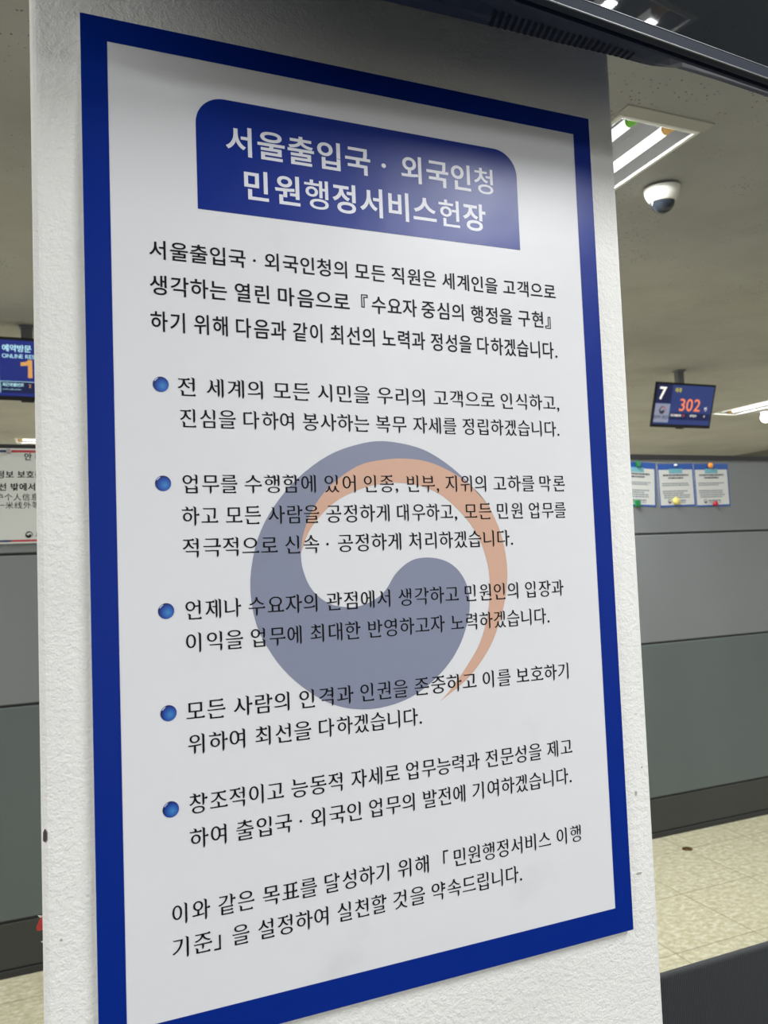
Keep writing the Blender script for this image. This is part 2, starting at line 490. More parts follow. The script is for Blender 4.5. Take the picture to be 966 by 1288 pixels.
# ------------------------------------------------------------------ room shell
X0, X1, Y0, Y1, H = -4.6, 8.6, -4.2, 9.4, 2.5
LIGHTS = [(1.575, 1.54), (1.30, -1.33), (1.575, 4.1), (1.575, -3.2), (-2.0, -1.40), (-2.3, 1.54), (-2.3, 4.1), (-2.3, -3.2),
          (5.70, 4.13), (5.70, 1.54), (5.70, -0.95), (5.70, -3.2), (1.575, 7.1), (5.70, 7.1)]
CROSS = [(0.26, 7.15)]
GAIN = {(1.30, -1.33): 0.77, (-2.0, -1.40): 1.15, (1.575, 7.1): 1.8, (5.70, 7.1): 1.8}      # lamp output scaled per fixture to balance the light
LW, LL = 0.262, 1.23
holes = [(x - LW / 2, x + LW / 2, y - LL / 2, y + LL / 2) for x, y in LIGHTS] + [(x - LL / 2, x + LL / 2, y - LW / 2, y + LW / 2) for x, y in CROSS]
xs = sorted({X0, X1} | {h[0] for h in holes} | {h[1] for h in holes})
ys = sorted({Y0, Y1} | {h[2] for h in holes} | {h[3] for h in holes})
bm = bmesh.new(); V = {}
for i, x in enumerate(xs):
    for j, y in enumerate(ys): V[i, j] = bm.verts.new((x, y, H))
for i in range(len(xs) - 1):
    for j in range(len(ys) - 1):
        mx, my = (xs[i] + xs[i + 1]) / 2, (ys[j] + ys[j + 1]) / 2
        if any(a < mx < b and c_ < my < d for a, b, c_, d in holes): continue
        bm.faces.new((V[i, j], V[i, j + 1], V[i + 1, j + 1], V[i + 1, j]))
for k in [k for k in V if not V[k].link_faces]: bm.verts.remove(V[k])
struct('ceiling', bm, M['ceiling'])
struct('floor', B(X0, X1, Y0, Y1, -0.05, 0), M['floor'])
struct('wall_left', B(X0 - 0.1, X0, Y0, Y1, 0, H + 0.02), M['wall'])
struct('wall_right', B(X1, X1 + 0.1, Y0, Y1, 0, H + 0.02), M['wall'])
struct('wall_back', B(X0, X1, Y1, Y1 + 0.1, 0, H + 0.02), M['wall'])
struct('wall_front', B(X0, X1, Y0 - 0.1, Y0, 0, H + 0.02), M['wall'])
struct('trim_1', B(X1 - 0.03, X1 - 0.001, Y0, Y1, 2.40, H), M['dark_band'], 'dark grey band along the top of the right wall')

# the pillar that carries the poster
PF = 0.0075                       # front face of the pillar
bm = bmesh.new()
ret = bmesh.ops.create_cube(bm, size=1.0)
for v_ in ret['verts']: v_.co = Vector((0.3005 + v_.co.x * 0.6920, PF + 0.34 + v_.co.y * 0.68, H / 2 + v_.co.z * H))
es = [e for e in bm.edges if abs(e.verts[0].co.z - e.verts[1].co.z) > 1]
bmesh.ops.bevel(bm, geom=es, offset=0.009, segments=4, affect='EDGES', profile=0.5)
pillar = struct('wall_pillar', bm, M['pillar'], 'white rough plastered square pillar carrying the blue framed poster')
def blotch(cx, cz, rx, rz, n=14):
    return [(cx + rx * (0.75 + 0.45 * random.random()) * math.cos(2 * math.pi * k / n), cz + rz * (0.75 + 0.45 * random.random()) * math.sin(2 * math.pi * k / n)) for k in range(n)]
ch = print_mesh('paint_chip', [blotch(0, 0, 0.0024, 0.0068)], -0.0006, M['chip'], pillar)
ch.location = (-0.0420, PF + 0.0018, 1.059); ch.rotation_euler = (0, 0, math.radians(-38))
sc2 = print_mesh('scuff_marks', [blotch(0.619, 0.905, 0.005, 0.0016), blotch(0.621, 1.0, 0.002, 0.003), blotch(-0.03, 0.965, 0.0012, 0.0012), blotch(0.632, 1.03, 0.0015, 0.0013)], PF - 0.0003, mat('scuff_grey', srgb(168, 164, 156), 0.8), pillar)

# ------------------------------------------------------------------ ceiling lights
def add_light(name_loc, rotz, label):
    x, y = name_loc
    t = thing('ceiling_light', label, 'light', (x, y, H), (0, 0, rotz), 'recessed fluorescent ceiling lights')
    w_, l_, d = LW / 2 - 0.002, LL / 2 - 0.002, 0.095
    bm = bmesh.new()
    prof = [(-w_, 0.0), (-w_ + 0.012, d * 0.55), (-w_ + 0.045, d), (-0.022, d), (0, d - 0.04), (0.022, d), (w_ - 0.045, d), (w_ - 0.012, d * 0.55), (w_, 0.0)]
    A_ = [bm.verts.new((px, -l_, pz)) for px, pz in prof]; B_ = [bm.verts.new((px, l_, pz)) for px, pz in prof]
    for i in range(len(prof) - 1): bm.faces.new((A_[i], A_[i + 1], B_[i + 1], B_[i]))
    for E_ in (A_, B_):
        for i in range(4):
            j = 8 - i
            if i < 3: bm.faces.new((E_[i], E_[i + 1], E_[j - 1], E_[j]))
            else: bm.faces.new((E_[3], E_[4], E_[5]))
    obj('reflector', bm, M['reflector'], t)
    bm = bmesh.new()
    ow, ol = LW / 2 + 0.012, LL / 2 + 0.012
    box(bm, -ow, -w_, -ol, ol, -0.006, 0.001, 0.002); box(bm, w_, ow, -ol, ol, -0.006, 0.001, 0.002)
    box(bm, -w_, w_, -ol, -l_, -0.006, 0.001, 0.002); box(bm, -w_, w_, l_, ol, -0.006, 0.001, 0.002)
    obj('frame', bm, M['lamp_frame'], t)
    for e0, e1 in ((-ol - 0.045, -ol), (ol, ol + 0.045)):
        obj('end_plate', B(-ow - 0.01, ow + 0.01, e0, e1, -0.004, 0.001, 0.0015), M['end_plate'], t)
    for s, cm in ((-1, M['cap_green']), (1, M['cap_orange'])):
        tb = obj('tube', cyl(bmesh.new(), (s * 0.066, -l_ + 0.045, 0.018), (s * 0.066, l_ - 0.045, 0.018), 0.0145, seg=12), M['tube'], t, True)
        obj('tube_end', cyl(bmesh.new(), (s * 0.066, -l_ + 0.002, 0.018), (s * 0.066, -l_ + 0.044, 0.018), 0.0155, seg=12), cm, tb, True)
        obj('tube_end', cyl(bmesh.new(), (s * 0.066, l_ - 0.044, 0.018), (s * 0.066, l_ - 0.002, 0.018), 0.0155, seg=12), cm, tb, True)
        ld = bpy.data.lights.new('tube_light', 'AREA'); ld.shape = 'RECTANGLE'; ld.size = 0.026; ld.size_y = 2 * l_ - 0.1
        ld.energy = LAMP * GAIN.get((x, y), 1.0); ld.color = (0.93, 0.95, 0.985)
        lo = bpy.data.objects.new('tube_light', ld); COL.objects.link(lo); lo.parent = tb; lo.location = (s * 0.066, 0, 0.0022)
    return t
LAB = {(1.575, 1.54): 'recessed twin tube ceiling light beside the pillar, above the dome camera',
       (5.70, 4.13): 'bright far ceiling light reaching out from behind the hanging screen with 302'}
for p in LIGHTS:
    add_light(p, 0, LAB.get(p, 'recessed twin tube ceiling light out of view over the room'))
for p in CROSS:
    add_light(p, math.pi / 2, 'distant ceiling light seen as a thin bright line above the left partition')

# ------------------------------------------------------------------ poster
PT = 1.8418                       # height of its top edge
poster = thing('poster', 'large white service charter poster with a blue border on the pillar', 'poster', (0, 0, PT - 0.996))
Z = lambda z: z + 0.996           # poster-top coordinates -> child coordinates
board = obj('board', B(0, 0.6, 0.0, 0.0072, 0, 0.996, 0.0004, 1), [M['sheet']], poster)
print_mesh('border', [rect(0, 0.6, Z(-0.996), Z(0)), rect(0.0246, 0.5755, Z(-0.9665), Z(-0.0240))], -0.0003, M['blue'], poster)
# heading panel with its two upper corners rounded
px0, px1, pzt, pzb, pr = 0.1090, 0.4895, -0.0617, -0.1816, 0.030
P = [(px0, Z(pzb)), (px1, Z(pzb))]
for k in range(13): a_ = math.pi / 2 * k / 12; P.append((px1 - pr + pr * math.cos(a_), Z(pzt - pr + pr * math.sin(a_))))
for k in range(13): a_ = math.pi / 2 + math.pi / 2 * k / 12; P.append((px0 + pr + pr * math.cos(a_), Z(pzt - pr + pr * math.sin(a_))))
head = print_mesh('heading_panel', [P], -0.0003, M['blue'], poster)
# government emblem behind the text
BL = [(.4303,-.4877),(.3994,-.456),(.3704,-.4343),(.3418,-.4214),(.3029,-.4155),(.2717,-.4199),(.2378,-.4325),(.2045,-.4562),(.1783,-.4853),(.1603,-.5182),(.1514,-.5598),(.1548,-.5987),(.1675,-.6293),(.1882,-.6579),(.2157,-.6816),(.241,-.6949),(.2672,-.7008),(.2942,-.7006),(.3222,-.6941),(.3477,-.6807),(.3704,-.6617),(.3863,-.6402),(.3969,-.6146),(.3998,-.5949),(.397,-.5765),(.3884,-.5611),(.3759,-.5507),(.3614,-.5455),(.3469,-.544),(.3325,-.5458),(.3198,-.5524),(.3088,-.5625),(.3014,-.5733),(.2924,-.5824),(.2784,-.5895),(.2648,-.5928),(.2515,-.5926),(.2352,-.5885),(.221,-.5785),(.2118,-.5658),(.2061,-.5487),(.205,-.5348)]
OU = [(.205,-.5348),(.2082,-.515),(.2194,-.4889),(.2399,-.464),(.2708,-.4433),(.2986,-.4363),(.3268,-.4344),(.3556,-.4378),(.3846,-.4493),(.4103,-.4661),(.4303,-.4877)]
O2 = [(.4303,-.4877),(.4442,-.5193),(.4502,-.5536),(.4487,-.5808),(.4420,-.6074),(.4280,-.6398),(.4105,-.6635),(.3895,-.6828),(.3575,-.7019)]
OI = [(.3575,-.7019),(.3708,-.6905),(.3924,-.6669),(.4106,-.6421),(.4217,-.6129),(.4256,-.5897),(.4263,-.5628),(.42,-.5356),(.4079,-.5117),(.39,-.4912),(.3685,-.4743),(.3434,-.4643),(.315,-.461),(.287,-.4641),(.2629,-.472),(.2425,-.4829),(.2255,-.4983),(.2137,-.5136),(.2074,-.5288),(.205,-.5348)]
zz = lambda L: [(x, Z(z)) for x, z in L]
s1 = spline(BL, 4, False); s2 = spline(OU, 4, False); s3 = spline(O2, 4, False); s4 = spline(OI, 4, False)
emb = print_mesh('emblem', [zz(s1[:-1] + s2[:-1])], -0.0002, M['emb_blue'], poster)
emb['label'] = 'pale blue swirl'
eo = print_mesh('emblem_arc', [zz(s2[:-1] + s3[:-1] + s4[:-1])], -0.0002, M['emb_orange'], emb)
eo['label'] = 'pale orange arc'

TXT = [
('heading_text', 'bold', 'white_ink', [('서울출입국 · 외국인청', [.1392,.3132,.3373,.4602], -.1191, .0305)]),
('heading_text', 'bold', 'white_ink', [('민원행정서비스헌장', [.1573,.4453], -.1652, .0318)]),
('intro_text', 'medium', 'ink', [
 ('서울출입국 · 외국인청의 모든 직원은 세계인을 고객으로', [.0602,.1641,.1764,.2769,.3202,.383,.4633,.538], -.2382, .0188),
 ('생각하는 열린 마음으로 『수요자 중심의 행정을 구현』', [.0601,.1443,.1897,.2829,.3555,.4185,.4819,.5275], -.2743, .0196),
 ('하기 위해 다음과 같이 최선의 노력과 정성을 다하겠습니다.', [.06,.1022,.1445,.2045,.246,.3061,.3654,.425,.5378], -.3112, .0202)]),
('clause_text', 'brush', 'ink', [
 ('전 세계의 모든 시민을 우리의 고객으로 인식하고,', [.0845,.1128,.1812,.2293,.2973,.3655,.4527,.5362], -.3748, .0194),
 ('진심을 다하여 봉사하는 복무 자세를 정립하겠습니다.', [.0859,.1493,.2119,.2945,.3388,.4008,.5354], -.4062, .0192)]),
('clause_text', 'brush', 'ink', [
 ('업무를 수행함에 있어 인종, 빈부, 지위의 고하를 막론', [.0869,.1486,.2334,.2778,.3277,.3756,.4372,.5001,.5366], -.4717, .0193),
 ('하고 모든 사람을 공정하게 대우하고, 모든 민원 업무를', [.0854,.1285,.1719,.2341,.3154,.3981,.4407,.4836,.5358], -.5035, .0193),
 ('적극적으로 신속 · 공정하게 처리하겠습니다.', [.0854,.1885,.233,.2458,.3279,.4637], -.5348, .0193)]),
('clause_text', 'brush', 'ink', [
 ('언제나 수요자의 관점에서 생각하고 민원인의 입장과', [.0867,.1487,.2307,.3128,.394,.4732,.5265], -.5956, .0194),
 ('이익을 업무에 최대한 반영하고자 노력하겠습니다.', [.0864,.1503,.2122,.2754,.3748,.5079], -.6272, .0193)]),
('clause_text', 'brush', 'ink', [
 ('모든 사람의 인격과 인권을 존중하고 이를 보호하기', [.085,.1309,.1984,.2649,.3274,.4119,.4557,.5297], -.6932, .0194),
 ('위하여 최선을 다하겠습니다.', [.0859,.1516,.2181,.3386], -.7248, .0194)]),
('clause_text', 'brush', 'ink', [
 ('창조적이고 능동적 자세로 업무능력과 전문성을 제고', [.0857,.1869,.2511,.3137,.4106,.4919,.5274], -.7812, .0194),
 ('하여 출입국 · 외국인 업무의 발전에 기여하겠습니다.', [.0853,.1299,.1942,.2062,.27,.3316,.3923,.5272], -.8139, .0194)]),
('closing_text', 'brush', 'ink', [
 ('이와 같은 목표를 달성하기 위해 「민원행정서비스 이행', [.0674,.1108,.1544,.2186,.2997,.3532,.4992,.5339], -.8813, .0194),
 ('기준」 을 설정하여 실천할 것을 약속드립니다.', [.0667,.1234,.1488,.231,.293,.3379,.4541], -.9123, .0192)]),
]
for nm, style, mk, lines in TXT:
    polys = []
    for text, xs_, zb, hg in lines: polys += set_line(text, xs_, Z(zb), hg, style)
    print_mesh(nm, polys, -0.0004, M[mk], poster)
for bz in (-.3638, -.4615, -.5854, -.6829, -.7735):
    b_ = print_mesh('bullet', [disc(0, 0, 0.0076, 36)], 0, M['bullet'], poster)
    b_.location = (0.0683, -0.0004, Z(bz))
    hl = print_mesh('bullet_highlight', [spline([(-0.0062, 0.0034), (-0.0050, 0.0052), (-0.0032, 0.0064), (-0.0026, 0.0058), (-0.0042, 0.0044), (-0.0054, 0.0030)], 4)], -0.0002, M['bullet_hi'], b_)

# ------------------------------------------------------------------ television hanging in front of the pillar top
tv = thing('television', 'big dark wall television tilting over the top of the poster', 'television', (0.471, -0.165, 1.8537), (0, 0, math.radians(4.8)))
tv.scale = (0.94, 0.94, 0.94)
TL_, TR_, TH = -0.62, 0.42, 0.575
# screen glass
obj('screen', B(TL_ + 0.012, TR_ - 0.012, -0.0006, 0.006, 0.0, TH - 0.014), M['tv_screen'], tv)
# bezel: ring around the glass, its lower strip 14 mm high
bm = bmesh.new()
box(bm, TL_, TR_, -0.001, 0.010, -0.0142, -0.0004, 0.0012); box(bm, TL_, TR_, -0.001, 0.010, TH - 0.0136, TH, 0.0012)
box(bm, TL_, TL_ + 0.0116, -0.001, 0.010, -0.0004, TH - 0.0136); box(bm, TR_ - 0.0116, TR_, -0.001, 0.010, -0.0004, TH - 0.0136)
obj('bezel', bm, M['tv_bezel'], tv)
bm = bmesh.new(); box(bm, TL_, TR_, -0.0013, 0.0005, -0.0004, 0.0003); box(bm, TL_, TR_, -0.0012, 0.0005, -0.0147, -0.0138)
obj('trim_line', bm, M['tv_trim'], tv)
# rear cover: cross sections along the width, bulging down towards the middle
CT = [(-0.62, 0.006), (-0.52, 0.004), (-0.46, -0.004), (-0.42, -0.024), (-0.36, -0.034), (-0.2189, -0.0317), (-0.1439, -0.0259), (-0.0622, -0.0196), (0.004, -0.0152), (0.0876, -0.0087), (0.1319, -0.0068), (0.1516, -0.0052), (0.1718, -0.0015), (0.1925, 0.0026), (0.2203, 0.0039), (0.2633, 0.0052), (0.364, 0.0059), (0.42, 0.0062)]
bm = bmesh.new(); rings = []
for u, c_ in CT:
    g = -0.0125
    prof = [(0.010, g), (0.0125, g + 0.004), (0.016, g + 0.004), (0.018, g + 0.0005), (0.022, g + 0.0008), (0.040, (c_ * 2 + g) / 3 if c_ < 0 else c_ - 0.004), (0.050, c_), (0.062, c_ + 0.022), (0.075, 0.10), (0.078, 0.30), (0.060, TH - 0.03), (0.010, TH - 0.002)]
    rings.append([bm.verts.new((u, a_, b2)) for a_, b2 in prof])
for a_, b2 in zip(rings, rings[1:]):
    for k in range(len(a_)):
        k2 = (k + 1) % len(a_); bm.faces.new((a_[k], a_[k2], b2[k2], b2[k]))
bm.faces.new(rings[0]); bm.faces.new(rings[-1][::-1])
cover = obj('rear_cover', bm, M['tv_cover'], tv)
# vent slots sunk in the underside of the cover
def cz(u):
    for (a_, b2), (c_, d) in zip(CT, CT[1:]):
        if a_ <= u <= c_: return b2 + (d - b2) * (u - a_) / (c_ - a_)
bm = bmesh.new()
for k in range(23):
    u = -0.090 + k * 0.0089; c_ = cz(u); z1 = (c_ * 2 - 0.0125) / 3
    for (yy0, zz0, yy1, zz1) in ((0.033, z1 - (z1 + 0.0117) * 0.39, 0.0495, c_),):
        q = [bm.verts.new((u + dx + (0.004 if far else 0), (yy1 if far else yy0), (zz1 if far else zz0) - 0.0006)) for dx, far in ((-0.0021, 0), (0.0021, 0), (0.0021, 1), (-0.0021, 1))]
        bm.faces.new(q)
obj('vent_slots', bm, M['slot'], cover)
# wall bracket behind it, fixed to the pillar
bm = bmesh.new(); box(bm, -0.35, -0.10, 0.070, 0.092, 0.18, 0.42, 0.004); box(bm, -0.30, -0.26, 0.085, 0.2055, 0.2, 0.4); box(bm, -0.19, -0.15, 0.085, 0.1955, 0.2, 0.4)
obj('wall_bracket', bm, M['black'], tv)

# ------------------------------------------------------------------ hanging number screens
def emblem_small(cx, cz_, r, y, m_blue, m_red, parent):
    k = r / 0.149; f = lambda L: [((x - 0.3) * k + cx, (z + 0.558) * k + cz_) for x, z in L]
    e_ = print_mesh('emblem', [f(s1[:-1] + s2[:-1])], y, m_blue, parent)
    print_mesh('emblem_arc', [f(s2[:-1] + s3[:-1] + s4[:-1])], y, m_red, e_)

SW, SH = 0.521, 0.303
def monitor(x, y, z, label, top_mat, pole_dx):
    """origin at the middle of the bottom edge of the case; leans forward"""
    tilt = math.radians(16.7)
    t = thing('number_display', label, 'screen', (x, y, z), (tilt, 0, 0), 'hanging number screens above the counters')
    bm = bmesh.new()
    box(bm, -SW / 2, SW / 2, 0.0, 0.012, 0, SH, 0.003); box(bm, -SW / 2 + 0.08, SW / 2 - 0.08, 0.010, 0.050, 0.05, SH - 0.04, 0.01)
    box(bm, -0.03, 0.03, 0.002, 0.02, -0.008, 0.004, 0.003)
    obj('case', bm, M['black'], t)
    # ceiling pole, upright in the room
    L_ = (2.5 - z - SH * math.cos(tilt))
    pole = bmesh.new()
    Rm = Matrix.Rotation(-tilt, 4, 'X')
    loc = Vector((pole_dx, 0.055, SH - 0.06))
    wz = z + (Matrix.Rotation(tilt, 4, 'X') @ loc).z
    box(pole, -0.026, 0.026, -0.02, 0.02, 0, 2.5 - wz - 0.002, 0.004); box(pole, -0.034, 0.034, -0.03, 0.03, 2.5 - wz - 0.010, 2.5 - wz - 0.001, 0.003)
    pole.transform(Matrix.Translation(loc) @ Rm)
    obj('ceiling_pole', pole, M['steel'], t)
    panel = print_mesh('screen', [rect(-SW / 2 + 0.014, SW / 2 - 0.014, 0.022, SH - 0.014)], -0.0008, top_mat, t)
    return t, panel

t, pn = monitor(3.9445, 3.435, 2.106, 'hanging number screen showing counter 7 and number 302', M['scr_blue'], 0.0)
xl = -SW / 2 + 0.014
print_mesh('counter_cell', [rect(xl, -0.117, 0.165, SH - 0.014)], -0.0012, M['scr_navy'], pn)
gc = print_mesh('logo_cell', [rect(xl + 0.003, -0.118, 0.034, 0.160)], -0.0012, M['scr_grey'], pn)
print_mesh('counter_number', simple_text('7', -0.190, 0.190, 0.118, 'heavy', align='mid'), -0.0016, M['scr_white'], pn)
emblem_small(-0.180, 0.116, 0.027, -0.0016, M['scr_dark'], M['scr_red'], gc)
print_mesh('logo_text', simple_text('법무부 출입국', -0.181, 0.060, 0.026, 'medium', adv=0.78, align='mid'), -0.0016, M['scr_dark'], gc)
print_mesh('call_number', [[(x_ * 1.04 + 0.004, z_) for x_, z_ in q] for q in simple_text('302', 0.052, 0.117, 0.118, 'medium', align='mid')], -0.0016, M['scr_orange'], pn)
print_mesh('status_text', simple_text('체류', -0.095, 0.243, 0.032, 'bold'), -0.0016, M['scr_yellow'], pn)
print_mesh('unit_text', simple_text('번', 0.182, 0.125, 0.028, 'medium'), -0.0016, M['scr_white'], pn)
wb = print_mesh('waiting_bar', [rect(-0.112, 0.045, 0.055, 0.102), rect(0.05, SW / 2 - 0.02, 0.055, 0.102)], -0.0012, M['scr_navy'], pn)
print_mesh('waiting_text', simple_text('최근호출번호', -0.105, 0.078, 0.018, 'bold', adv=0.85), -0.0016, M['scr_white'], wb)
print_mesh('waiting_text', simple_text('대기인수', 0.062, 0.078, 0.018, 'bold', adv=0.85), -0.0016, M['scr_white'], wb)
print_mesh('waiting_number', simple_text('0', 0.188, 0.078, 0.018, 'bold'), -0.0016, M['scr_white'], wb)
print_mesh('waiting_number', simple_text('301', -0.008, 0.078, 0.022, 'bold'), -0.0016, M['scr_red'], wb)

t, pn = monitor(-0.150, 3.435, 2.134, 'hanging number screen left of the pillar with a large orange 1', M['scr_royal'], 0.0)
print_mesh('logo_cell', [rect(xl + 0.003, -0.122, 0.034, 0.160)], -0.0012, M['scr_grey'], pn)
print_mesh('counter_text', simple_text('예약방문', -0.109, 0.238, 0.036, 'heavy', adv=0.90), -0.0016, M['scr_cyan'], pn)
print_mesh('counter_text', simple_text('ONLINE RESERVATION', -0.109, 0.205, 0.0265, 'latin'), -0.0016, M['scr_cyan'], pn)
print_mesh('call_number', [[(x_ - 0.016, z_) for x_, z_ in ((-0.012, 0.186), (-0.012, 0.168), (0.020, 0.172), (0.020, 0.1125), (0.0395, 0.1125), (0.0395, 0.199), (0.0215, 0.199), (0.014, 0.190))]], -0.0016, M['scr_amber'], pn)
wb = print_mesh('waiting_bar', [rect(-0.117, 0.24, 0.037, 0.092)], -0.0012, M['scr_navy'], pn)
print_mesh('waiting_text', simple_text('최근호출번호', -0.111, 0.070, 0.0185, 'bold', adv=0.85) + simple_text('recently called numbers', -0.111, 0.052, 0.0085), -0.0016, M['scr_cyan'], wb)
print_mesh('waiting_number', simple_text('2', 0.006, 0.066, 0.022, 'bold'), -0.0016, M['scr_amber'], wb)
print_mesh('waiting_rule', [rect(-0.1175, 0.24, 0.0915, 0.0935), rect(-0.1195, -0.1177, 0.037, 0.0935)], -0.0016, M['scr_cyan'], wb)

# ------------------------------------------------------------------ dome camera and far lamps
dome = thing('dome_camera', 'small white dome security camera on the ceiling below the light fixture', 'camera', (1.862, 1.235, H))
bm = lathe(bmesh.new(), [(0, 0), (0.058, 0), (0.060, -0.004), (0.0585, -0.016), (0.054, -0.030), (0.046, -0.043), (0.0425, -0.047), (0.040, -0.048), (0, -0.047)])
obj('housing', bm, M['dome_white'], dome, True)
bm = lathe(bmesh.new(), [(0.0395, -0.046)] + [(0.0395 * math.cos(a_), -0.048 - 0.0395 * math.sin(a_)) for a_ in [k * math.pi / 16 for k in range(1, 8)]] + [(0, -0.0875)])
dg_ = obj('dome', bm, M['dome_glass'], dome, True)
for o_ in dome.children: o_.rotation_euler = (math.radians(8), math.radians(-6), 0)
lamp = thing('globe_lamp', 'round white glowing globe on the ceiling beside the far tube light', 'light', (5.97, 4.52, H))
obj('base', lathe(bmesh.new(), [(0, 0), (0.045, 0), (0.045, -0.02), (0.03, -0.03), (0, -0.03)]), M['lamp_frame'], lamp, True)
obj('globe', sphere(bmesh.new(), (0, 0, -0.066), 0.047), M['globe'], lamp, True)

# ------------------------------------------------------------------ office partition
PY = 2.12
part = thing('office_partition', 'grey office partition screen running behind the pillar', 'partition', (0, PY, 0))
PX0, PX1 = -4.0, 6.2
obj('upper_panel', B(PX0, PX1, 0, 0.05, 1.362, 1.698, 0.004), M['part_up'], part)
obj('middle_panel', B(PX0, PX1, 0, 0.05, 0.864, 1.354, 0.004), M['part_up'], part)
obj('lower_panel', B(PX0, PX1, 0, 0.05, 0.176, 0.856, 0.004), M['part_low'], part)['label'] = 'darker grey lower panel'
obj('skirting', B(PX0, PX1, 0.0, 0.05, 0.024, 0.168, 0.003), M['part_base'], part)
obj('foot_strip', B(PX0, PX1, -0.006, 0.056, 0.0, 0.022, 0.002), M['part_gap'], part)
obj('core', B(PX0, PX1, 0.008, 0.042, 0.02, 1.70), M['part_gap'], part)
obj('edge_strip', B(PX0, PX1, -0.002, 0.052, 1.6985, 1.701), M['part_edge'], part)
obj('top_rail', B(PX0, PX1, -0.006, 0.056, 1.701, 1.726, 0.003), M['part_cap'], part)

# notices on the right side
def bars(x0, x1, zt, rows, pitch, hh, seed, jag=0.25):
    rnd = random.Random(seed); out = []
    for r_ in range(rows):
        z1 = zt - r_ * pitch; x = x0; end = x1 - rnd.random() * jag * (x1 - x0) * (1 if r_ == rows - 1 else 0.25)
        while x < end:
            wd = 0.006 + 0.012 * rnd.random(); out.append(rect(x, min(x + wd, end), z1 - hh, z1)); x += wd + 0.0028
    return out
def notice(x, z, w_, h_, rot, label, seed):
    t = thing('notice', label, 'notice', (x, PY - 0.0012, z), (0, rot, 0), 'three blue headed notices pinned on the partition')
    sh = obj('sheet', B(-w_ / 2, w_ / 2, -0.0008, 0.0008, -h_, 0), M['paper'], t)
    print_mesh('border', [rect(-w_ / 2, w_ / 2, -h_, 0), rect(-w_ / 2 + 0.006, w_ / 2 - 0.006, -h_ + 0.008, -0.028)], -0.0011, M['notice_blue'], t)
    print_mesh('heading_tab', [rect(-0.040, 0.040, -0.046, -0.024)], -0.0014, M['notice_teal'], t)
    print_mesh('heading_text', bars(-0.076, 0.076, -0.050, 1, 0.01, 0.008, seed, 0.02) + bars(-0.046, 0.044, -0.063, 1, 0.01, 0.008, seed + 1, 0.02), -0.0013, M['dark_ink'], t)
    print_mesh('body_text', bars(-0.084, 0.080, -0.090, 2, 0.009, 0.005, seed + 2) + bars(-0.084, 0.070, -0.126, 2, 0.010, 0.0055, seed + 3) + bars(-0.078, 0.088, -0.146, 2, 0.010, 0.0055, seed + 4, 0.6), -0.0013, M['grey_ink'], t)
    emblem_small(-0.046, -h_ + 0.026, 0.011, -0.0013, M['dark_ink'], M['grey_ink'], t)
    print_mesh('footer_text', bars(-0.028, 0.052, -h_ + 0.032, 1, 0.01, 0.008, seed + 5, 0.05) + bars(-0.028, 0.052, -h_ + 0.020, 1, 0.01, 0.004, seed + 6, 0.05), -0.0013, M['grey_ink'], t)
    return t
notice(2.4375, 1.690, 0.213, 0.203, math.radians(2.5), 'blue headed notice nearest the pillar, held by green magnets', 11)
notice(2.661, 1.684, 0.213, 0.202, math.radians(-1.0), 'middle blue headed notice with a gold round magnet at its foot', 21)
notice(2.879, 1.6855, 0.213, 0.205, math.radians(-0.8), 'rightmost blue headed notice under an orange magnet', 31)
def magnet(x, z, r, mk, label, shape='ball'):
    y = PY - 0.0035
    bm = bmesh.new()
    if shape == 'star':
        n_ = 10; f_ = [bm.verts.new((r * (1.25 if k % 2 == 0 else 0.72) * math.sin(2 * math.pi * k / n_), -0.010, r * (1.25 if k % 2 == 0 else 0.72) * math.cos(2 * math.pi * k / n_))) for k in range(n_)]
        b_ = [bm.verts.new((v_.co.x, 0, v_.co.z)) for v_ in f_]
        bm.faces.new(f_); bm.faces.new(b_[::-1])
        for k in range(n_): bm.faces.new((f_[k], f_[(k + 1) % n_], b_[(k + 1) % n_], b_[k]))
        bmesh.ops.bevel(bm, geom=[e for e in bm.edges], offset=0.0015, segments=2, affect='EDGES')
    elif shape == 'square': box(bm, -r, r, -0.012, 0, -r, r, 0.004, 3)
    else: lathe(bm, [(0, 0), (r * 0.9, 0), (r, -0.004), (r * 0.95, -0.009), (r * 0.6, -0.014), (r * 0.3, -0.016), (0, -0.0165)], 24, Matrix.Rotation(-math.pi / 2, 4, 'X') @ Matrix.Scale(1, 4))
    if shape == 'ball': bm.transform(Matrix.Identity(4))
    o = obj('magnet', bm, M[mk], None, shape == 'ball'); o.location = (x, y, z)
    if shape == 'ball':
        ys_ = [v_.co.y for v_ in o.data.vertices]
        if max(ys_) > 0.005: o.rotation_euler = (0, 0, math.pi)
    tag(o, label, 'magnet', 'magnets holding up the notices'); return o
magnet(2.440, 1.681, 0.014, 'mag_green', 'green star magnet at the head of the notice nearest the pillar', 'star')
magnet(2.424, 1.500, 0.015, 'mag_green', 'green square magnet at the foot of the notice nearest the pillar', 'square')
magnet(2.658, 1.677, 0.006, 'mag_white', 'tiny pale pin at the head of the middle notice')
o = magnet(2.651, 1.508, 0.0185, 'mag_gold', 'gold round magnet at the foot of the middle notice')
magnet(2.872, 1.677, 0.0135, 'mag_orange', 'round orange magnet at the head of the rightmost notice')
magnet(2.889, 1.493, 0.013, 'mag_red', 'round red magnet at the foot of the rightmost notice')

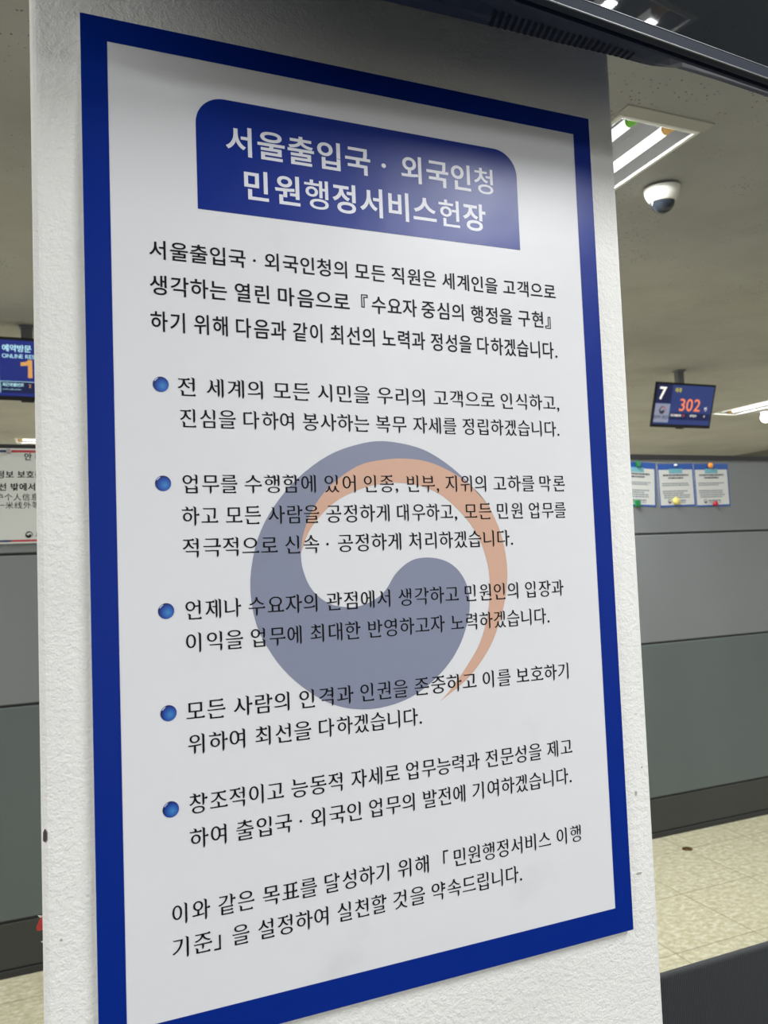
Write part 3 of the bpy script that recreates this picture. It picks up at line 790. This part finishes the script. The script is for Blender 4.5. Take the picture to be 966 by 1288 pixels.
# bilingual sign on the left
sg = thing('sign', 'white privacy sign with red and navy stripes on the left partition', 'sign', (-0.10, PY - 0.004, 1.393))
obj('plate', B(-0.33, 0.33, -0.003, 0.003, 0, 0.319, 0.001), M['paper'], sg)
nv = print_mesh('navy_stripe', [rect(-0.33, -0.068, 0.313 - 0.008, 0.313), rect(-0.33, -0.068, 0.006, 0.0125)], -0.0034, M['navy_ink'], sg)
print_mesh('red_stripe', [rect(-0.068, 0.33, 0.313 - 0.008, 0.313), rect(-0.068, 0.33, 0.006, 0.0125)], -0.0034, M['red_ink'], sg)
print_mesh('title_text', simple_text('안 내', -0.0265, 0.281, 0.027, 'heavy'), -0.0034, M['ink'], sg)
print_mesh('korean_text', simple_text('개인정보 보호를 위해', -0.163, 0.2205, 0.0275, 'heavy', adv=0.97) + simple_text('대기선 밖에서 기다려', -0.158, 0.179, 0.0275, 'heavy', adv=0.97), -0.0034, M['ink'], sg)
print_mesh('chinese_text', simple_text('保护个人信息 请在', -0.142, 0.1455, 0.0255, 'plain', adv=1.06) + simple_text('一米线外等候', -0.112, 0.1185, 0.0255, 'plain', adv=1.06), -0.0034, M['ink'], sg)
emblem_small(-0.014, 0.029, 0.0115, -0.0034, M['ink'], M['ink'], sg)
print_mesh('office_text', simple_text('서울출입국', 0.004, 0.020, 0.022, 'medium'), -0.0034, M['ink'], sg)
o = magnet(-0.172, 1.7015, 0.008, 'mag_grey', 'small grey pin on the top edge of the left sign', 'square')
o.location.y = PY - 0.0075

# ------------------------------------------------------------------ small things by the floor
cap = obj('floor_cap', lathe(bmesh.new(), [(0, 0.0), (0.022, 0.0), (0.021, 0.003), (0.014, 0.005), (0.006, 0.0052), (0.005, 0.004), (0, 0.004)]), M['brown'], None, True, (2.452, 1.955, 0))
tag(cap, 'small round brown cap on the floor tiles in front of the partition', 'cap')

# scrap of red tape with torn paper on the pillar's left side
ts = thing('tape_scrap', 'scrap of red tape with torn white paper on the left side of the pillar', 'tape', (-0.0465, 0.10, 0.944))
ts.scale = (0.62, 0.62, 0.62)
bm = bmesh.new()
pts = [(0, 0, 0.016), (-0.006, -0.004, 0.012), (-0.0105, -0.008, 0.003), (-0.0095, -0.006, -0.004), (-0.004, 0, -0.007), (0, 0.004, -0.007)]
f_ = [bm.verts.new(p) for p in pts]; bm.faces.new(f_)
bmesh.ops.solidify(bm, geom=bm.faces[:], thickness=0.0012)
obj('tape', bm, M['tape_red'], ts)
for zz_, k in ((0.016, 1), (-0.024, 0.5)):
    bm = bmesh.new(); f_ = [bm.verts.new(p) for p in ((0, 0, zz_), (-0.0085 * k, -0.004, zz_ + 0.004 * k), (-0.006 * k, -0.002, zz_ - 0.001), (0, 0.002, zz_ - 0.005))]
    bm.faces.new(f_); bmesh.ops.solidify(bm, geom=bm.faces[:], thickness=0.0008)
    obj('torn_paper', bm, M['tape_white'], ts)

# ------------------------------------------------------------------ waiting bench beside the pillar
bench = thing('waiting_bench', 'charcoal waiting bench with a ribbed back beside the pillar', 'bench', (1.45, 0.15, 0))
bx0, bx1 = -0.785, 0.785
bm = B(bx0, bx1, 0.0, 0.012, 0.42, 0.685, 0.005, 3)
obj('backrest', bm, M['bench'], bench)
obj('seat', B(bx0, bx1, -0.46, -0.01, 0.385, 0.425, 0.012, 3), M['bench'], bench)
obj('beam', B(bx0 + 0.05, bx1 - 0.05, -0.25, -0.19, 0.325, 0.383, 0.004), M['chrome'], bench)
for x in (bx0 + 0.2, bx1 - 0.2):
    bm = bmesh.new(); box(bm, x - 0.025, x + 0.025, -0.245, -0.195, 0.03, 0.33, 0.004); box(bm, x - 0.03, x + 0.03, -0.45, 0.02, 0.0, 0.032, 0.008)
    obj('leg', bm, M['chrome'], bench)
    bm = bmesh.new(); box(bm, x - 0.02, x + 0.02, 0.011, 0.042, 0.35, 0.60, 0.003); box(bm, x - 0.02, x + 0.02, -0.22, 0.042, 0.345, 0.375, 0.003)
    obj('back_bracket', bm, M['chrome'], bench)
